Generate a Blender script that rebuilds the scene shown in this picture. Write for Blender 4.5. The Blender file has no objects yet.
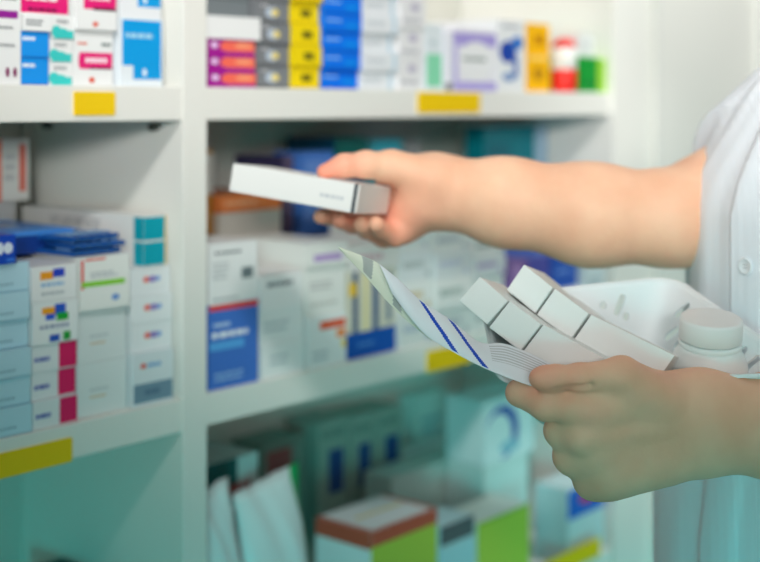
import bpy, bmesh, math, random
import numpy as np
from mathutils import Vector, Matrix
random.seed(7)
F = 1300.0; CX = 380.0; HY = 105.0; CZ = 1.32
COL = bpy.context.scene.collection
SC = bpy.context.scene

def W(x, y, Z):
    """a measured point of the photograph at a known distance -> world"""
    return Vector(((x-CX)/F*Z, Z, CZ-(y-HY)/F*Z))

# ------------------------------------------------------------ materials
def lin(c):
    c /= 255.0
    return c/12.92 if c <= .04045 else ((c+.055)/1.055)**2.4
MATS = {}
def mat(rgb, rough=.5, spec=.35, sss=0, coat=0, alpha=None, bump=None):
    key = (tuple(rgb), rough, spec, sss, coat, alpha, bump)
    if key in MATS: return MATS[key]
    m = bpy.data.materials.new('paint_%d_%d_%d' % tuple(rgb)); m.use_nodes = True
    nt = m.node_tree; b = nt.nodes['Principled BSDF']
    b.inputs['Base Color'].default_value = (lin(rgb[0]), lin(rgb[1]), lin(rgb[2]), 1)
    b.inputs['Roughness'].default_value = rough
    b.inputs['Specular IOR Level'].default_value = spec
    if coat: b.inputs['Coat Weight'].default_value = coat
    if bump:
        n = nt.nodes.new('ShaderNodeTexNoise'); n.inputs['Scale'].default_value = bump[0]
        n.inputs['Detail'].default_value = 4
        tc = nt.nodes.new('ShaderNodeTexCoord'); nt.links.new(tc.outputs['Object'], n.inputs['Vector'])
        bp = nt.nodes.new('ShaderNodeBump'); bp.inputs['Strength'].default_value = bump[1]; bp.inputs['Distance'].default_value = .001
        nt.links.new(n.outputs['Fac'], bp.inputs['Height']); nt.links.new(bp.outputs['Normal'], b.inputs['Normal'])
    MATS[key] = m
    return m

def mat_skin():
    m = bpy.data.materials.new('skin'); m.use_nodes = True
    nt = m.node_tree; b = nt.nodes['Principled BSDF']
    tc = nt.nodes.new('ShaderNodeTexCoord')
    n = nt.nodes.new('ShaderNodeTexNoise'); n.inputs['Scale'].default_value = 22; n.inputs['Detail'].default_value = 3
    nt.links.new(tc.outputs['Object'], n.inputs['Vector'])
    r = nt.nodes.new('ShaderNodeValToRGB')
    r.color_ramp.elements[0].position = .35; r.color_ramp.elements[0].color = (lin(236), lin(182), lin(150), 1)
    r.color_ramp.elements[1].position = .68; r.color_ramp.elements[1].color = (lin(246), lin(200), lin(168), 1)
    nt.links.new(n.outputs['Fac'], r.inputs['Fac'])
    # rosier skin on hands and fingertips, stored as a vertex attribute
    at = nt.nodes.new('ShaderNodeAttribute'); at.attribute_name = 'rosy'
    mx = nt.nodes.new('ShaderNodeMix'); mx.data_type = 'RGBA'
    mx.inputs[7].default_value = (lin(240), lin(140), lin(118), 1)
    nt.links.new(at.outputs['Fac'], mx.inputs[0]); nt.links.new(r.outputs['Color'], mx.inputs[6])
    nt.links.new(mx.outputs[2], b.inputs['Base Color'])
    b.inputs['Roughness'].default_value = .55; b.inputs['Specular IOR Level'].default_value = .3
    b.inputs['Subsurface Weight'].default_value = .12
    b.inputs['Subsurface Radius'].default_value = (1, .35, .2); b.inputs['Subsurface Scale'].default_value = .006
    n2 = nt.nodes.new('ShaderNodeTexNoise'); n2.inputs['Scale'].default_value = 260; n2.inputs['Detail'].default_value = 5
    nt.links.new(tc.outputs['Object'], n2.inputs['Vector'])
    bp = nt.nodes.new('ShaderNodeBump'); bp.inputs['Strength'].default_value = .35; bp.inputs['Distance'].default_value = .0008
    nt.links.new(n2.outputs['Fac'], bp.inputs['Height']); nt.links.new(bp.outputs['Normal'], b.inputs['Normal'])
    return m

def mat_cloth():
    m = bpy.data.materials.new('white_coat_cloth'); m.use_nodes = True
    nt = m.node_tree; b = nt.nodes['Principled BSDF']
    b.inputs['Base Color'].default_value = (lin(242), lin(248), lin(255), 1)
    b.inputs['Roughness'].default_value = .85; b.inputs['Specular IOR Level'].default_value = .15
    tc = nt.nodes.new('ShaderNodeTexCoord')
    w = nt.nodes.new('ShaderNodeTexWave'); w.inputs['Scale'].default_value = 70; w.inputs['Distortion'].default_value = .6
    w.inputs['Detail'].default_value = 2
    mp = nt.nodes.new('ShaderNodeMapping'); mp.inputs['Scale'].default_value = (1, 1, .05)
    nt.links.new(tc.outputs['Object'], mp.inputs['Vector']); nt.links.new(mp.outputs['Vector'], w.inputs['Vector'])
    n = nt.nodes.new('ShaderNodeTexNoise'); n.inputs['Scale'].default_value = 500
    nt.links.new(tc.outputs['Object'], n.inputs['Vector'])
    ad = nt.nodes.new('ShaderNodeMath'); ad.operation = 'ADD'
    nt.links.new(w.outputs['Fac'], ad.inputs[0]); nt.links.new(n.outputs['Fac'], ad.inputs[1])
    bp = nt.nodes.new('ShaderNodeBump'); bp.inputs['Strength'].default_value = .15; bp.inputs['Distance'].default_value = .001
    nt.links.new(ad.outputs[0], bp.inputs['Height']); nt.links.new(bp.outputs['Normal'], b.inputs['Normal'])
    return m

WHITE = (240, 241, 238); CARD = (238, 240, 240)
M_LAM = mat((238, 238, 232), .38, .4)
M_SKIN = mat_skin(); M_CLOTH = mat_cloth()

# ------------------------------------------------------------ object helpers
def link(name, me, mats, parent=None, smooth=False, matrix=None):
    for m in (mats if isinstance(mats, (list, tuple)) else [mats]): me.materials.append(m)
    if smooth:
        for p in me.polygons: p.use_smooth = True
    o = bpy.data.objects.new(name, me); COL.objects.link(o)
    if matrix is not None: o.matrix_world = matrix
    if parent is not None:
        o.parent = parent
    return o
def tag(o, label=None, cat=None, group=None, kind=None):
    if label: o['label'] = label
    if cat: o['category'] = cat
    if group: o['group'] = group
    if kind: o['kind'] = kind
    return o
def empty(name, loc, rz=0):
    o = bpy.data.objects.new(name, None); COL.objects.link(o); o.empty_display_size = .02
    o.location = loc; o.rotation_euler = (0, 0, rz); return o

class MB:
    """collects quads and boxes in local space into one mesh with material slots"""
    def __init__(s): s.v = []; s.f = []; s.mi = []; s.mats = []
    def slot(s, m):
        if m not in s.mats: s.mats.append(m)
        return s.mats.index(m)
    def face(s, pts, m):
        b = len(s.v); s.v += [tuple(p) for p in pts]; s.f.append(tuple(range(b, b+len(pts)))); s.mi.append(s.slot(m))
    def hexa(s, p, m):
        b = len(s.v); s.v += [tuple(q) for q in p]
        for f in ((0,3,2,1),(4,5,6,7),(0,1,5,4),(1,2,6,5),(2,3,7,6),(3,0,4,7)):
            s.f.append(tuple(b+i for i in f)); s.mi.append(s.slot(m))
    def box(s, x0, y0, z0, x1, y1, z1, m):
        s.hexa([(x0,y0,z0),(x1,y0,z0),(x1,y1,z0),(x0,y1,z0),(x0,y0,z1),(x1,y0,z1),(x1,y1,z1),(x0,y1,z1)], m)
    def mesh(s, name):
        me = bpy.data.meshes.new(name); me.from_pydata(s.v, [], s.f)
        for p, i in zip(me.polygons, s.mi): p.material_index = i
        me.update(); return me
    def build(s, name, parent=None, matrix=None, bevel=0):
        o = link(name, s.mesh(name), s.mats, parent, matrix=matrix)
        if bevel:
            b = o.modifiers.new('edge', 'BEVEL'); b.width = bevel; b.segments = 2; b.limit_method = 'ANGLE'; b.angle_limit = 1.2
        return o

def lathe(prof, n=40):
    """prof: (r,z) list -> mesh data"""
    v = []; f = []
    for r, z in prof:
        for k in range(n):
            a = 2*math.pi*k/n; v.append((r*math.cos(a), r*math.sin(a), z))
    for i in range(len(prof)-1):
        for k in range(n):
            k2 = (k+1) % n
            f.append((i*n+k, i*n+k2, (i+1)*n+k2, (i+1)*n+k))
    f.append(tuple(reversed(range(n)))); f.append(tuple(range((len(prof)-1)*n, len(prof)*n)))
    me = bpy.data.meshes.new('lathe'); me.from_pydata(v, [], f); me.update(); return me

# ------------------------------------------------------------ shelf frame: s along the front, d inward, z up
P0 = Vector((-.159, 1.18, 0)); SD = Vector((.655, .755, 0)).normalized(); DD = Vector((-SD.y, SD.x, 0))
ANG = math.atan2(SD.y, SD.x)
def SP(s, d, z): return P0 + SD*s + DD*d + Vector((0, 0, z))
def s_of(x, d=0.0):
    r = (x-CX)/F; b = P0 + DD*d
    return (r*b.y - b.x)/(SD.x - r*SD.y)
def Yof(x, d=0.0): return (P0 + DD*d + SD*s_of(x, d)).y
def z_of(x, y, d=0.0): return CZ-(y-HY)/F*Yof(x, d)
Z1T = CZ+.0163; Z1B = CZ-.0138
Z2T = CZ-.263; Z2B = CZ-.292
Z3T = CZ-.585; Z3B = CZ-.615
Z0B = CZ+.40
DEPTH = .25
S_DIV0, S_DIV1 = s_of(183), s_of(207)
S_END0, S_END1 = s_of(611), s_of(640)
S_L = -.62

unit = empty('shelving_unit', SP(0, 0, 0), ANG)
tag(unit, 'white laminate pharmacy shelving unit holding stacks of medicine cartons', 'shelving')
def sbox(name, s0, s1, d0, d1, z0, z1, m=M_LAM, parent=unit, bevel=.0008):
    b = MB(); b.box(s0, d0, z0, s1, d1, z1, m); return b.build(name, parent, bevel=bevel)
sbox('divider', S_DIV0, S_DIV1, 0, DEPTH, .35, 2.15)
sbox('side_panel', S_L-.025, S_L, 0, DEPTH, .35, 2.15)
sbox('side_panel', S_END0, S_END1, -.004, DEPTH, .35, 2.15)
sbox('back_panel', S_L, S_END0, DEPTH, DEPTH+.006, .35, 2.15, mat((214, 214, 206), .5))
boards = {}
for key, zt, zb in (('top', Z0B+.03, Z0B), ('one', Z1T, Z1B), ('two', Z2T, Z2B), ('three', Z3T, Z3B)):
    boards[key+'L'] = sbox('shelf_board', S_L, S_DIV0, .001, DEPTH, zb, zt)
    boards[key+'R'] = sbox('shelf_board', S_DIV1, S_END0, .001, DEPTH, zb, zt)
def shelf_label(board, xa, xb, ya, yb):
    """yellow label strip stuck on the front edge of a shelf board"""
    s0, s1 = s_of(xa), s_of(xb); z1 = z_of(xa, ya); z0 = z_of(xa, yb)
    b = MB(); r = .0018; y0, y1 = -.0006, .0011
    pts = []
    for cx, cz, a0 in ((s1-r, z1-r, 0), (s0+r, z1-r, 90), (s0+r, z0+r, 180), (s1-r, z0+r, 270)):
        for k in range(4):
            a = math.radians(a0+k*30); pts.append((cx+r*math.cos(a), cz+r*math.sin(a)))
    m = mat((250, 208, 8), .45)
    b.face([(p[0], y0, p[1]) for p in reversed(pts)], m)
    for i in range(len(pts)):
        p, q = pts[i], pts[(i+1) % len(pts)]
        b.face([(p[0], y0, p[1]), (q[0], y0, q[1]), (q[0], y1, q[1]), (p[0], y1, p[1])], m)
    o = b.build('shelf_label', unit)
    o.parent = board; o['label'] = 'yellow label stuck on the shelf edge'
    return o
shelf_label(boards['oneL'], 74, 115, 91.5, 115.5)
shelf_label(boards['oneR'], 418, 480, 92, 113)
shelf_label(boards['twoL'], -40, 72, 463, 489)
shelf_label(boards['twoR'], 427, 470, 352, 373)
shelf_label(boards['threeR'], 545, 600, 563, 582)
# shelf support pins in the divider's left face
for d, z in ((.035, Z1B-.006), (.2, Z1B-.006), (.035, Z2B-.006)):
    me = lathe([(.001, 0), (.0032, 0), (.0036, .001), (.0036, .009), (.001, .0095)], 16)
    o = link('shelf_pin', me, mat((70, 72, 66), .4), None, smooth=True)
    o.matrix_local = Matrix.Translation((S_DIV0, d, z)) @ Matrix.Rotation(-math.pi/2, 4, 'Y')
    o.parent = unit

# wall to the right of the shelving
M_WALL = mat((238, 238, 232), .6)
wl = empty('wall_right', SP(S_END1+.001, .0, 0), ANG); tag(wl, kind='structure')
b = MB(); b.box(0, .03, 0, 1.5, .09, 2.7, M_WALL); o = b.build('wall_right_panel', wl); o['kind'] = 'structure'
b = MB()
for a, c in ((.012, .020), (.085, .10), (.42, .44)):
    b.box(a, .022, 0, c, .0295, 2.7, mat((232, 233, 228), .5))
o = b.build('trim_1', wl, bevel=.002); o['kind'] = 'structure'

b = MB(); b.box(-2.0, DEPTH+.03, 0, 2.4, DEPTH+.10, 2.7, M_WALL); o = b.build('wall_back', matrix=Matrix.Translation(SP(0, 0, 0)) @ Matrix.Rotation(ANG, 4, 'Z')); o['kind'] = 'structure'
b = MB(); b.box(-2.4, -2.2, -.04, 2.4, 3.2, 0, mat((150, 156, 152), .4)); o = b.build('floor'); o['kind'] = 'structure'

# ------------------------------------------------------------ cartons
ORD = ['lowest', 'second from bottom', 'third from bottom', 'fourth from bottom', 'fifth from bottom', 'topmost']
def R(u0, v0, u1, v1, c, face='F'): return ('r', u0, v0, u1, v1, c, face)
def T(u0, v0, u1, v1, c=(120, 126, 130), n=2, face='F'):
    """rows of unreadable small print"""
    out = []; rr = random.Random(int(u0*97+v0*31+n*7))
    for i in range(n):
        h = (v1-v0)/n; y = v1-(i+1)*h; x = u0
        end = u1 - (u1-u0)*rr.random()*.25
        while x < end:
            w = (u1-u0)*(.10+.12*rr.random())
            out.append(('r', x, y+h*.22, min(x+w, end), y+h*.78, c, face)); x += w+(u1-u0)*.035
    return out
def D(u, v, ru, rv, c, face='F'): return ('d', u, v, ru, rv, c, face)
def flat(art):
    out = []
    for a in art:
        if isinstance(a, list): out += flat(a)
        else: out.append(a)
    return out
def carton_mb(w, dp, h, body, art, rough=.42):
    b = MB(); m = mat(body, rough); b.box(0, 0, 0, w, dp, h, m)
    for n_, a in enumerate(flat(art)):
        e = .00015+.00004*n_
        k, u0, v0, u1, v1, c, fc = a; mm = mat(c, rough)
        if k == 'r': uv = [(u0, v0), (u1, v0), (u1, v1), (u0, v1)]
        else: uv = [(u0+u1*math.cos(t*math.pi/8), v0+v1*math.sin(t*math.pi/8)) for t in range(16)]
        if fc == 'F': pts = [(u*w, -e, v*h) for u, v in uv]
        elif fc == 'L': pts = [(-e, (1-u)*dp, v*h) for u, v in uv]
        else: pts = [(u*w, v*dp, h+e) for u, v in uv]
        b.face(pts, mm)
    # glued seam: thin darker fold line round the closed end of the carton
    return b
BOXES = []
def carton(w, dp, h, body, art, s, d, z, label, group=None, yaw=0, name='medicine_carton', rough=.42):
    if s < S_DIV0 and s+w > S_DIV0-.002: w = S_DIV0-.002-s
    if s < S_DIV1+.001 and s > S_DIV0-.005 and s+w > S_DIV1: w -= S_DIV1+.0015-s; s = S_DIV1+.0015
    if s+w > S_END0-.001: w = S_END0-.001-s
    dp = min(dp, DEPTH-.001-d)
    BOXES.append((s, s+w, d, d+dp, z, z+h, label))
    b = carton_mb(w, dp, h, body, art, rough)
    mx = Matrix.Translation(SP(s, d, z)) @ Matrix.Rotation(ANG+yaw, 4, 'Z')
    o = b.build(name, matrix=mx)
    tag(o, label, 'carton', group); return o

def column(xl, xr, zb, items, d=.008, dp=.12, where='', group=None, noun='carton'):
    """items bottom-up: (height in px at xl, body colour, art, look[, dict])"""
    s0, s1 = s_of(xl, d), s_of(xr, d); k = Yof(xl, d)/F; z = zb+.0002
    n = len(items)
    same = {}
    for it in items: same[it[3]] = same.get(it[3], 0)+1
    seen = {}
    for it in items:
        hp, body, art, look = it[:4]; ex = it[4] if len(it) > 4 else {}
        h = hp*k; j = ex.get('js', random.uniform(-.0012, .0012)); jd = random.uniform(-.0035, .0035)
        i = seen.get(look, 0); seen[look] = i+1; tot = same[look]
        if tot > 1: pos = 'lowest' if i == 0 else ('topmost' if i == tot-1 else ['', 'second from bottom', 'third from bottom', 'fourth from bottom', 'fifth from bottom'][i])
        lab = look if tot == 1 else look+', '+pos+' of its stack'
        if where: lab += ', '+where
        carton((s1-s0)-.0006, ex.get('dp', dp), h-.0003, body, art, s0+j, d+jd+ex.get('dd', 0), z, lab, group or (look+' '+where).strip(), yaw=ex.get('yaw', random.uniform(-.028, .028)))
        z += h
    return z

PINK = (232, 28, 120); BLUE = (18, 148, 236); TEAL = (30, 195, 190); GREY = (120, 126, 130); PURP = (150, 30, 150)
# --- top shelf, left bay
column(-18, 20.3, Z1T, [(112, CARD, [R(0, .60, .92, .67, PURP), T(.45, .75, .9, .83, (40, 40, 50), 1), T(.4, .5, .85, .53), T(.4, .34, .85, .37), D(.62, .11, .05, .045, (130, 20, 90)), D(.82, .11, .05, .045, (130, 20, 90))],
   'tall white carton with a purple band and two purple dots')], where='top shelf')
column(21.2, 50, Z1T, [(27, BLUE, [T(.08, .6, .6, .85, (235, 245, 255), 1), R(0, 0, 1, .06, (10, 110, 200))], 'bright blue carton')]*2 +
   [(16.5, CARD, [T(.1, .3, .8, .75)], 'white carton with grey print on two blue cartons')], where='top shelf', group='bright blue cartons')
column(51, 75, Z1T, [(23.4, CARD, [R(.1, 0, .95, .36, (60, 205, 200)), D(.2, .30, .22, .26, (60, 205, 200)), D(.45, .24, .3, .22, (60, 205, 200)), T(.2, .66, .8, .82)], 'white carton with a turquoise wave')]*3, where='top shelf')
s_p = s_of(23); wP = s_of(75)-s_p
carton(wP, .12, .021, CARD, [R(.04, .1, .98, .95, PINK), T(.2, .14, .85, .34, (90, 20, 60), 1), T(.15, .5, .9, .85, (255, 240, 248), 1)], s_p, .008, Z1T+70.7*Yof(22)/F, 'wide pink carton lying across the blue and turquoise cartons')
lipA = [R(.16, .30, .98, .60, PINK), D(.18, .45, .05, .15, PINK), T(.3, .38, .9, .54, (255, 235, 245), 1), R(.4, .3, .98, .33, (90, 30, 60)), T(.1, .72, .35, .8, (230, 120, 100), 1), T(.7, .7, .95, .8, (90, 110, 110), 1), D(.45, .1, .07, .05, (226, 80, 50))]
column(76, 116, Z1T, [(56, CARD, lipA, 'white carton with a pink name panel and red mark'), (50, CARD, [R(.16, .42, .98, .95, PINK), R(.4, .4, .98, .46, (90, 30, 60)), T(.3, .55, .9, .8, (255, 235, 245), 1), D(.45, .12, .07, .05, (226, 80, 50))], 'white carton with a large pink name panel')], where='beside the blue panelled carton')
column(119, 161, Z1T, [(69, (236, 244, 250), [R(.02, .3, .96, .97, (0, 160, 232)), R(.28, .1, .96, .31, (0, 160, 232)), T(.1, .68, .9, .8, (170, 220, 245), 1), D(.55, .2, .05, .06, (230, 245, 255))], 'white carton with a big sky blue panel'), (46, (236, 240, 244), [R(.42, .25, .98, .95, (0, 160, 232)), D(.6, .4, .05, .08, (230, 245, 255))], 'white carton with a small sky blue panel')], where='by the divider, top shelf')
# --- top shelf, right bay
violet = [R(0, 0, 1, 1, (168, 25, 150)), R(.35, .2, 1, .9, (250, 110, 90)), D(.38, .55, .14, .32, (250, 110, 90)), D(.75, .6, .2, .18, (255, 160, 120)), D(.12, .6, .08, .2, (235, 200, 240))]
column(208, 254, Z1T, [(16.4, (168, 25, 150), violet, 'violet carton with an orange swoosh')]*3, where='right of the divider')
z = Z1T+49.6*Yof(208)/F
carton(s_of(263)-s_of(208), .12, .021, CARD, [], s_of(208.5), .006, z, 'plain white carton on the violet and orange cartons', yaw=-.03)
carton(s_of(255)-s_of(208), .12, .030, (120, 128, 132), [R(.0, .5, 1, .55, (90, 98, 102))], s_of(208.5), .01, z+.0215, 'dark grey carton on top of the plain white carton')
column(257.5, 290, Z1T, [(21.8, (128, 132, 136), [R(.0, .0, 1, .1, (90, 92, 96)), D(.45, .5, .2, .25, (190, 205, 222)), D(.55, .5, .12, .17, (240, 220, 130)), T(.1, .75, .35, .88, (220, 220, 225), 1)], 'grey carton with a pale round picture')]*5, where='top shelf')
column(291, 321, Z1T, [(21.8, (246, 218, 10), [R(.38, .32, .72, .68, (120, 110, 20)), R(.0, .0, 1, .06, (200, 170, 0))], 'yellow carton with a dark printed block')]*5, where='top shelf')
column(323, 361, Z1T, [(18.9, (5, 118, 240), [T(.05, .55, .45, .78, (150, 200, 250), 1), R(.0, .0, 1, .1, (0, 85, 200)), R(.55, .3, .9, .5, (0, 150, 245))], 'royal blue carton')]*6, where='top shelf')
column(362, 398, Z1T, [(18.9, (232, 236, 240), [T(.1, .3, .7, .75, (205, 212, 218), 1), R(.8, 0, .9, 1, (200, 222, 236))], 'white carton with a pale blue stripe')]*6, where='top shelf')
column(399, 424, Z1T, [(31, (236, 236, 238), [T(.1, .15, .8, .35, (180, 182, 190), 1), D(.55, .7, .18, .14, (190, 185, 205))], 'white carton with a grey emblem')]*4, where='top shelf', dp=.14)
column(426, 442, Z1T, [(66, (226, 234, 238), [R(.0, .05, .95, .55, (140, 220, 180)), T(.2, .65, .8, .8, (200, 214, 220), 1)], 'narrow white carton with a mint green panel')], where='top shelf')
column(443, 451, Z1T, [(60, (235, 236, 244), [R(0, 0, .8, .12, (90, 90, 100))], 'slim plain white carton')], where='left of the lilac framed carton')
column(452, 495, Z1T, [(63, (238, 236, 244), [R(0, .72, 1, .93, (170, 156, 222)), R(0, 0, 1, .14, (176, 164, 226)), R(0, .1, .1, .8, (190, 180, 232)), D(.52, .48, .42, .32, (240, 240, 242)), T(.22, .46, .82, .56, (110, 130, 120), 1)], 'white carton with a lilac frame and round white centre')], where='top shelf')
column(496, 523, Z1T, [(72, (236, 238, 240), [D(.35, .55, .3, .16, (30, 70, 170)), D(.7, .68, .22, .1, (60, 120, 200)), R(.55, .2, .72, .5, (60, 100, 180)), D(.4, .2, .25, .06, (120, 150, 200)), T(.2, .88, .9, .95, (170, 172, 178), 1)], 'white carton with a blue running figure')], where='top shelf')
column(527, 549, Z1T, [(36, (255, 190, 10), [D(.5, .5, .25, .2, (200, 140, 20)), R(0, .9, 1, 1, (250, 215, 120))], 'orange yellow carton'), (33, (255, 190, 10), [R(.35, .35, .75, .65, (200, 130, 10))], 'orange yellow carton with a square mark')], where='top shelf')
# red and white tub
def on_shelf(o, x, d, z, yaw=0):
    o.matrix_world = Matrix.Translation(SP(s_of(x, d), d, z)) @ Matrix.Rotation(ANG+yaw, 4, 'Z')
k = Yof(563)/F
tub = empty('medicine_bottle', (0, 0, 0)); on_shelf(tub, 564, .022, Z1T+.0003)
tag(tub, 'round red bottle with a white label and red domed cap on the top shelf', 'bottle')
rr = 13*k
link('bottle_body', lathe([(rr*.9, 0), (rr, .002), (rr, 23*k), (rr*.97, 23.3*k)]), mat((226, 40, 30), .35), tub, True)
link('paper_label', lathe([(rr*.99, 23*k), (rr*1.01, 23.2*k), (rr*1.01, 44*k), (rr*.95, 45*k)]), mat((235, 236, 232), .5), tub, True)
link('cap', lathe([(rr*.94, 45*k), (rr*.9, 50*k), (rr*.6, 54*k), (rr*.2, 55*k)]), mat((220, 40, 36), .35), tub, True)
column(580, 597, Z1T, [(36, (10, 150, 50), [R(.1, .2, .9, .3, (20, 120, 50))], 'green carton by the red bottle'), (24, (226, 230, 228), [T(.2, .3, .8, .6, (200, 205, 205), 1)], 'small white carton on the green carton')], where='top shelf')
column(598.5, 606, Z1T, [(34, (150, 205, 40), [], 'narrow lime green carton at the end panel')], where='top shelf')
column(440, 520, Z1T, [(66, (226, 226, 222), [], 'large pale carton standing at the back')], d=.15, dp=.06, where='top shelf')

# --- middle shelf, left bay
col_sq = [R(.18, .62, .46, .84, (246, 160, 30)), R(.46, .66, .72, .9, (40, 70, 200)), T(.2, .38, .8, .56, (150, 190, 225), 1), T(.2, .14, .8, .3, (190, 196, 200), 1)]
col_sq2 = [R(.2, .70, .48, .86, (246, 165, 30)), R(.48, .66, .72, .92, (40, 90, 200)), R(.28, .56, .48, .7, (30, 90, 210)), R(.52, .52, .78, .7, (30, 170, 60)), T(.15, .32, .8, .48, (160, 168, 190), 1), R(.36, .04, .58, .2, (40, 90, 190)), R(.66, .04, .82, .24, (30, 160, 60))]
zA = column(-22, 29.5, Z2T, [(29.2, (190, 226, 240), [R(.0, .0, 1, .04, (140, 190, 208)), T(.3, .2, .75, .35, (150, 190, 205), 1)], 'pale blue carton')]*6, where='left edge of middle shelf', dp=.13)
zB0 = column(32, 77, Z2T, [(28, (232, 236, 238), [R(.6, .03, 1, .97, (226, 30, 100)), T(.06, .3, .5, .6, (110, 120, 190), 1)], 'white carton with a crimson end block')]*3 +
   [(43, (236, 240, 240), col_sq2, 'white carton with orange, blue and green squares'), (36, (238, 240, 240), col_sq, 'white carton with orange and blue squares')], where='middle shelf', dp=.13)
zC = column(79, 128.5, Z2T, [(54, (228, 234, 234), [T(.25, .45, .65, .52, (190, 200, 204), 1), T(.25, .32, .6, .38, (220, 190, 150), 1)], 'plain pale carton')]*2 +
   [(54, (240, 242, 238), [R(.02, .4, .07, .95, (230, 60, 50)), R(.1, .93, .5, .97, (230, 90, 80)), R(.03, .44, .9, .54, (140, 215, 60)), T(.2, .6, .8, .72, (190, 195, 200), 2), D(.7, .2, .08, .06, (120, 160, 220))], 'white carton with a lime stripe and red corner mark')], where='middle shelf', dp=.13)
zD = column(132, 173, Z2T, [(54, (226, 234, 238), [R(.02, .06, .98, .42, (120, 150, 170)), T(.3, .15, .7, .34, (90, 120, 145), 1), D(.25, .75, .07, .05, (230, 90, 70)), T(.35, .68, .8, .82, (130, 180, 220), 1)], 'white carton with a slate blue band')] +
   [(28.3, (236, 240, 242), [D(.4, .55, .09, .12, (240, 130, 120)), D(.55, .55, .1, .12, (150, 130, 200)), D(.68, .55, .06, .1, (130, 170, 225))], 'small white carton with a pastel logo')]*3, where='beside the divider', dp=.13)
for i in range(2):
    dd = .010; s0, s1 = s_of(143.5, dd), s_of(166, dd); h = 25.3*Yof(143, dd)/F
    tl = [R(0, .04, 1, .96, (0, 165, 185)), R(.93, 0, 1, 1, (245, 205, 120))]
    tl += [R(.93, .04, 1, .96, (0, 165, 185), 'L')] + T(.25, .35, .8, .75, (190, 195, 196), 3, 'L')
    carton(s1-s0, .185, h-.0003, (240, 241, 238), tl, s0, dd, zD+.0003+i*h, 'long white carton with a teal end, %s of the pair by the divider' % ('lower', 'upper')[i], 'long white cartons with teal ends')
# royal blue carton with an oval on the pale blue stack
s0, s1 = s_of(-30), s_of(18.5)
carton(s1-s0, .09, 29*Yof(0)/F, (10, 72, 190), [D(.84, .55, .1, .2, (225, 235, 250)), D(.68, .55, .06, .22, (225, 235, 250)), R(.8, .1, .98, .18, (60, 130, 230))], s0, .004, zA+.0003, 'royal blue carton with a white oval on the pale blue stack')
# flat blue packs lying on the stacks behind
zt = zC+.0006
sb_ = s_of(2, .06)
carton(s_of(72, .06)-sb_, .15, .019, (20, 60, 140), [R(0, 0, 1, 1, (70, 145, 225), 'T'), D(.5, .45, .25, .16, (180, 205, 238), 'T'), R(.96, 0, 1, 1, (225, 80, 120), 'F'), R(.0, .82, 1, 1, (70, 145, 225), 'F')], sb_, .062, zt, 'flat light blue carton lying behind the blister packs', yaw=-.06)
zz = zt
for i in range(3):
    a = (.05, -.06, .12)[i]
    bb = MB(); bb.box(0, 0, 0, .052, .085, .0042, mat((24, 84, 160), .3))
    for q in range(5):
        for r_ in range(2):
            cx, cy = .0055+q*.0103, .012+r_*.04
            bb.box(cx-.003, cy-.004, .0042, cx+.003, cy+.014, .0056, mat((120, 160, 200), .25))
            bb.box(cx-.0028, -.0008, .0012, cx+.001, 0, .003, mat((90, 140, 190), .25))
    o = bb.build('blister_pack', matrix=Matrix.Translation(SP(s_of(74, .01)+.002*i, .012+.002*i, zz)) @ Matrix.Rotation(ANG+a, 4, 'Z'), bevel=.0004)
    tag(o, 'dark blue blister pack, %s of three on the lime striped carton' % ('lowest', 'middle', 'top')[i], 'blister pack', 'dark blue blister packs'); zz += .0058
# boxes at the back of the left bay
s0, s1 = s_of(-60, .17), s_of(18, .17)
carton(s1-s0, .06, z_of(0, 228, .17)-Z2T, (200, 203, 200), [], s0, .172, Z2T+.0003, 'pale grey carton standing at the back of the left bay')
zz = z_of(0, 228, .17)+.0005
carton(s1-s0-.002, .06, .024, (190, 192, 190), [], s0, .171, zz, 'grey carton under the orange edged carton at the back')
s1 = s_of(29, .165)
carton(s1-s0, .065, 62*Yof(0, .165)/F, (226, 226, 220), [R(.0, 0, .665, 1, (238, 110, 70)), R(.88, .15, .96, .92, (226, 110, 90)), T(.7, .3, .85, .8, (190, 190, 190), 3)], s0, .165, zz+.0246, 'white carton with an orange edge at the back, left bay')

# --- middle shelf, right bay, front row
zE = column(208.5, 257, Z2T, [(85, (66, 118, 205), [R(0, .93, 1, 1, (225, 70, 70)), T(.08, .72, .5, .8, (190, 215, 245), 1), T(.05, .58, .9, .7, (235, 242, 252), 1), R(0, .46, .7, .56, (90, 170, 235)), T(.1, .08, .8, .2, (150, 190, 235), 2)], 'blue carton with a red top band and white name'),
   (62, (238, 240, 240), [T(.1, .8, .7, .88, (110, 115, 120), 1), R(.66, .38, .9, .56, (110, 125, 130)), T(.05, .4, .4, .7, (200, 204, 206), 4), T(.05, .06, .6, .12, (170, 176, 180), 1)], 'white carton with a barcode patch on the blue carton')], where='right of the divider', dp=.1)
zF = column(260, 302, Z2T, [(34, (234, 238, 238), [T(.2, .3, .7, .7, (195, 205, 210), 2)], 'white carton with faint print'), (34, (234, 238, 238), [T(.1, .3, .8, .7, (195, 205, 210), 2)], 'white carton with faint print'), (36, (238, 240, 240), [T(.15, .6, .85, .85, (130, 138, 145), 1)], 'white carton with a dark name line')], where='beside the blue carton', dp=.1)
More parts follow.
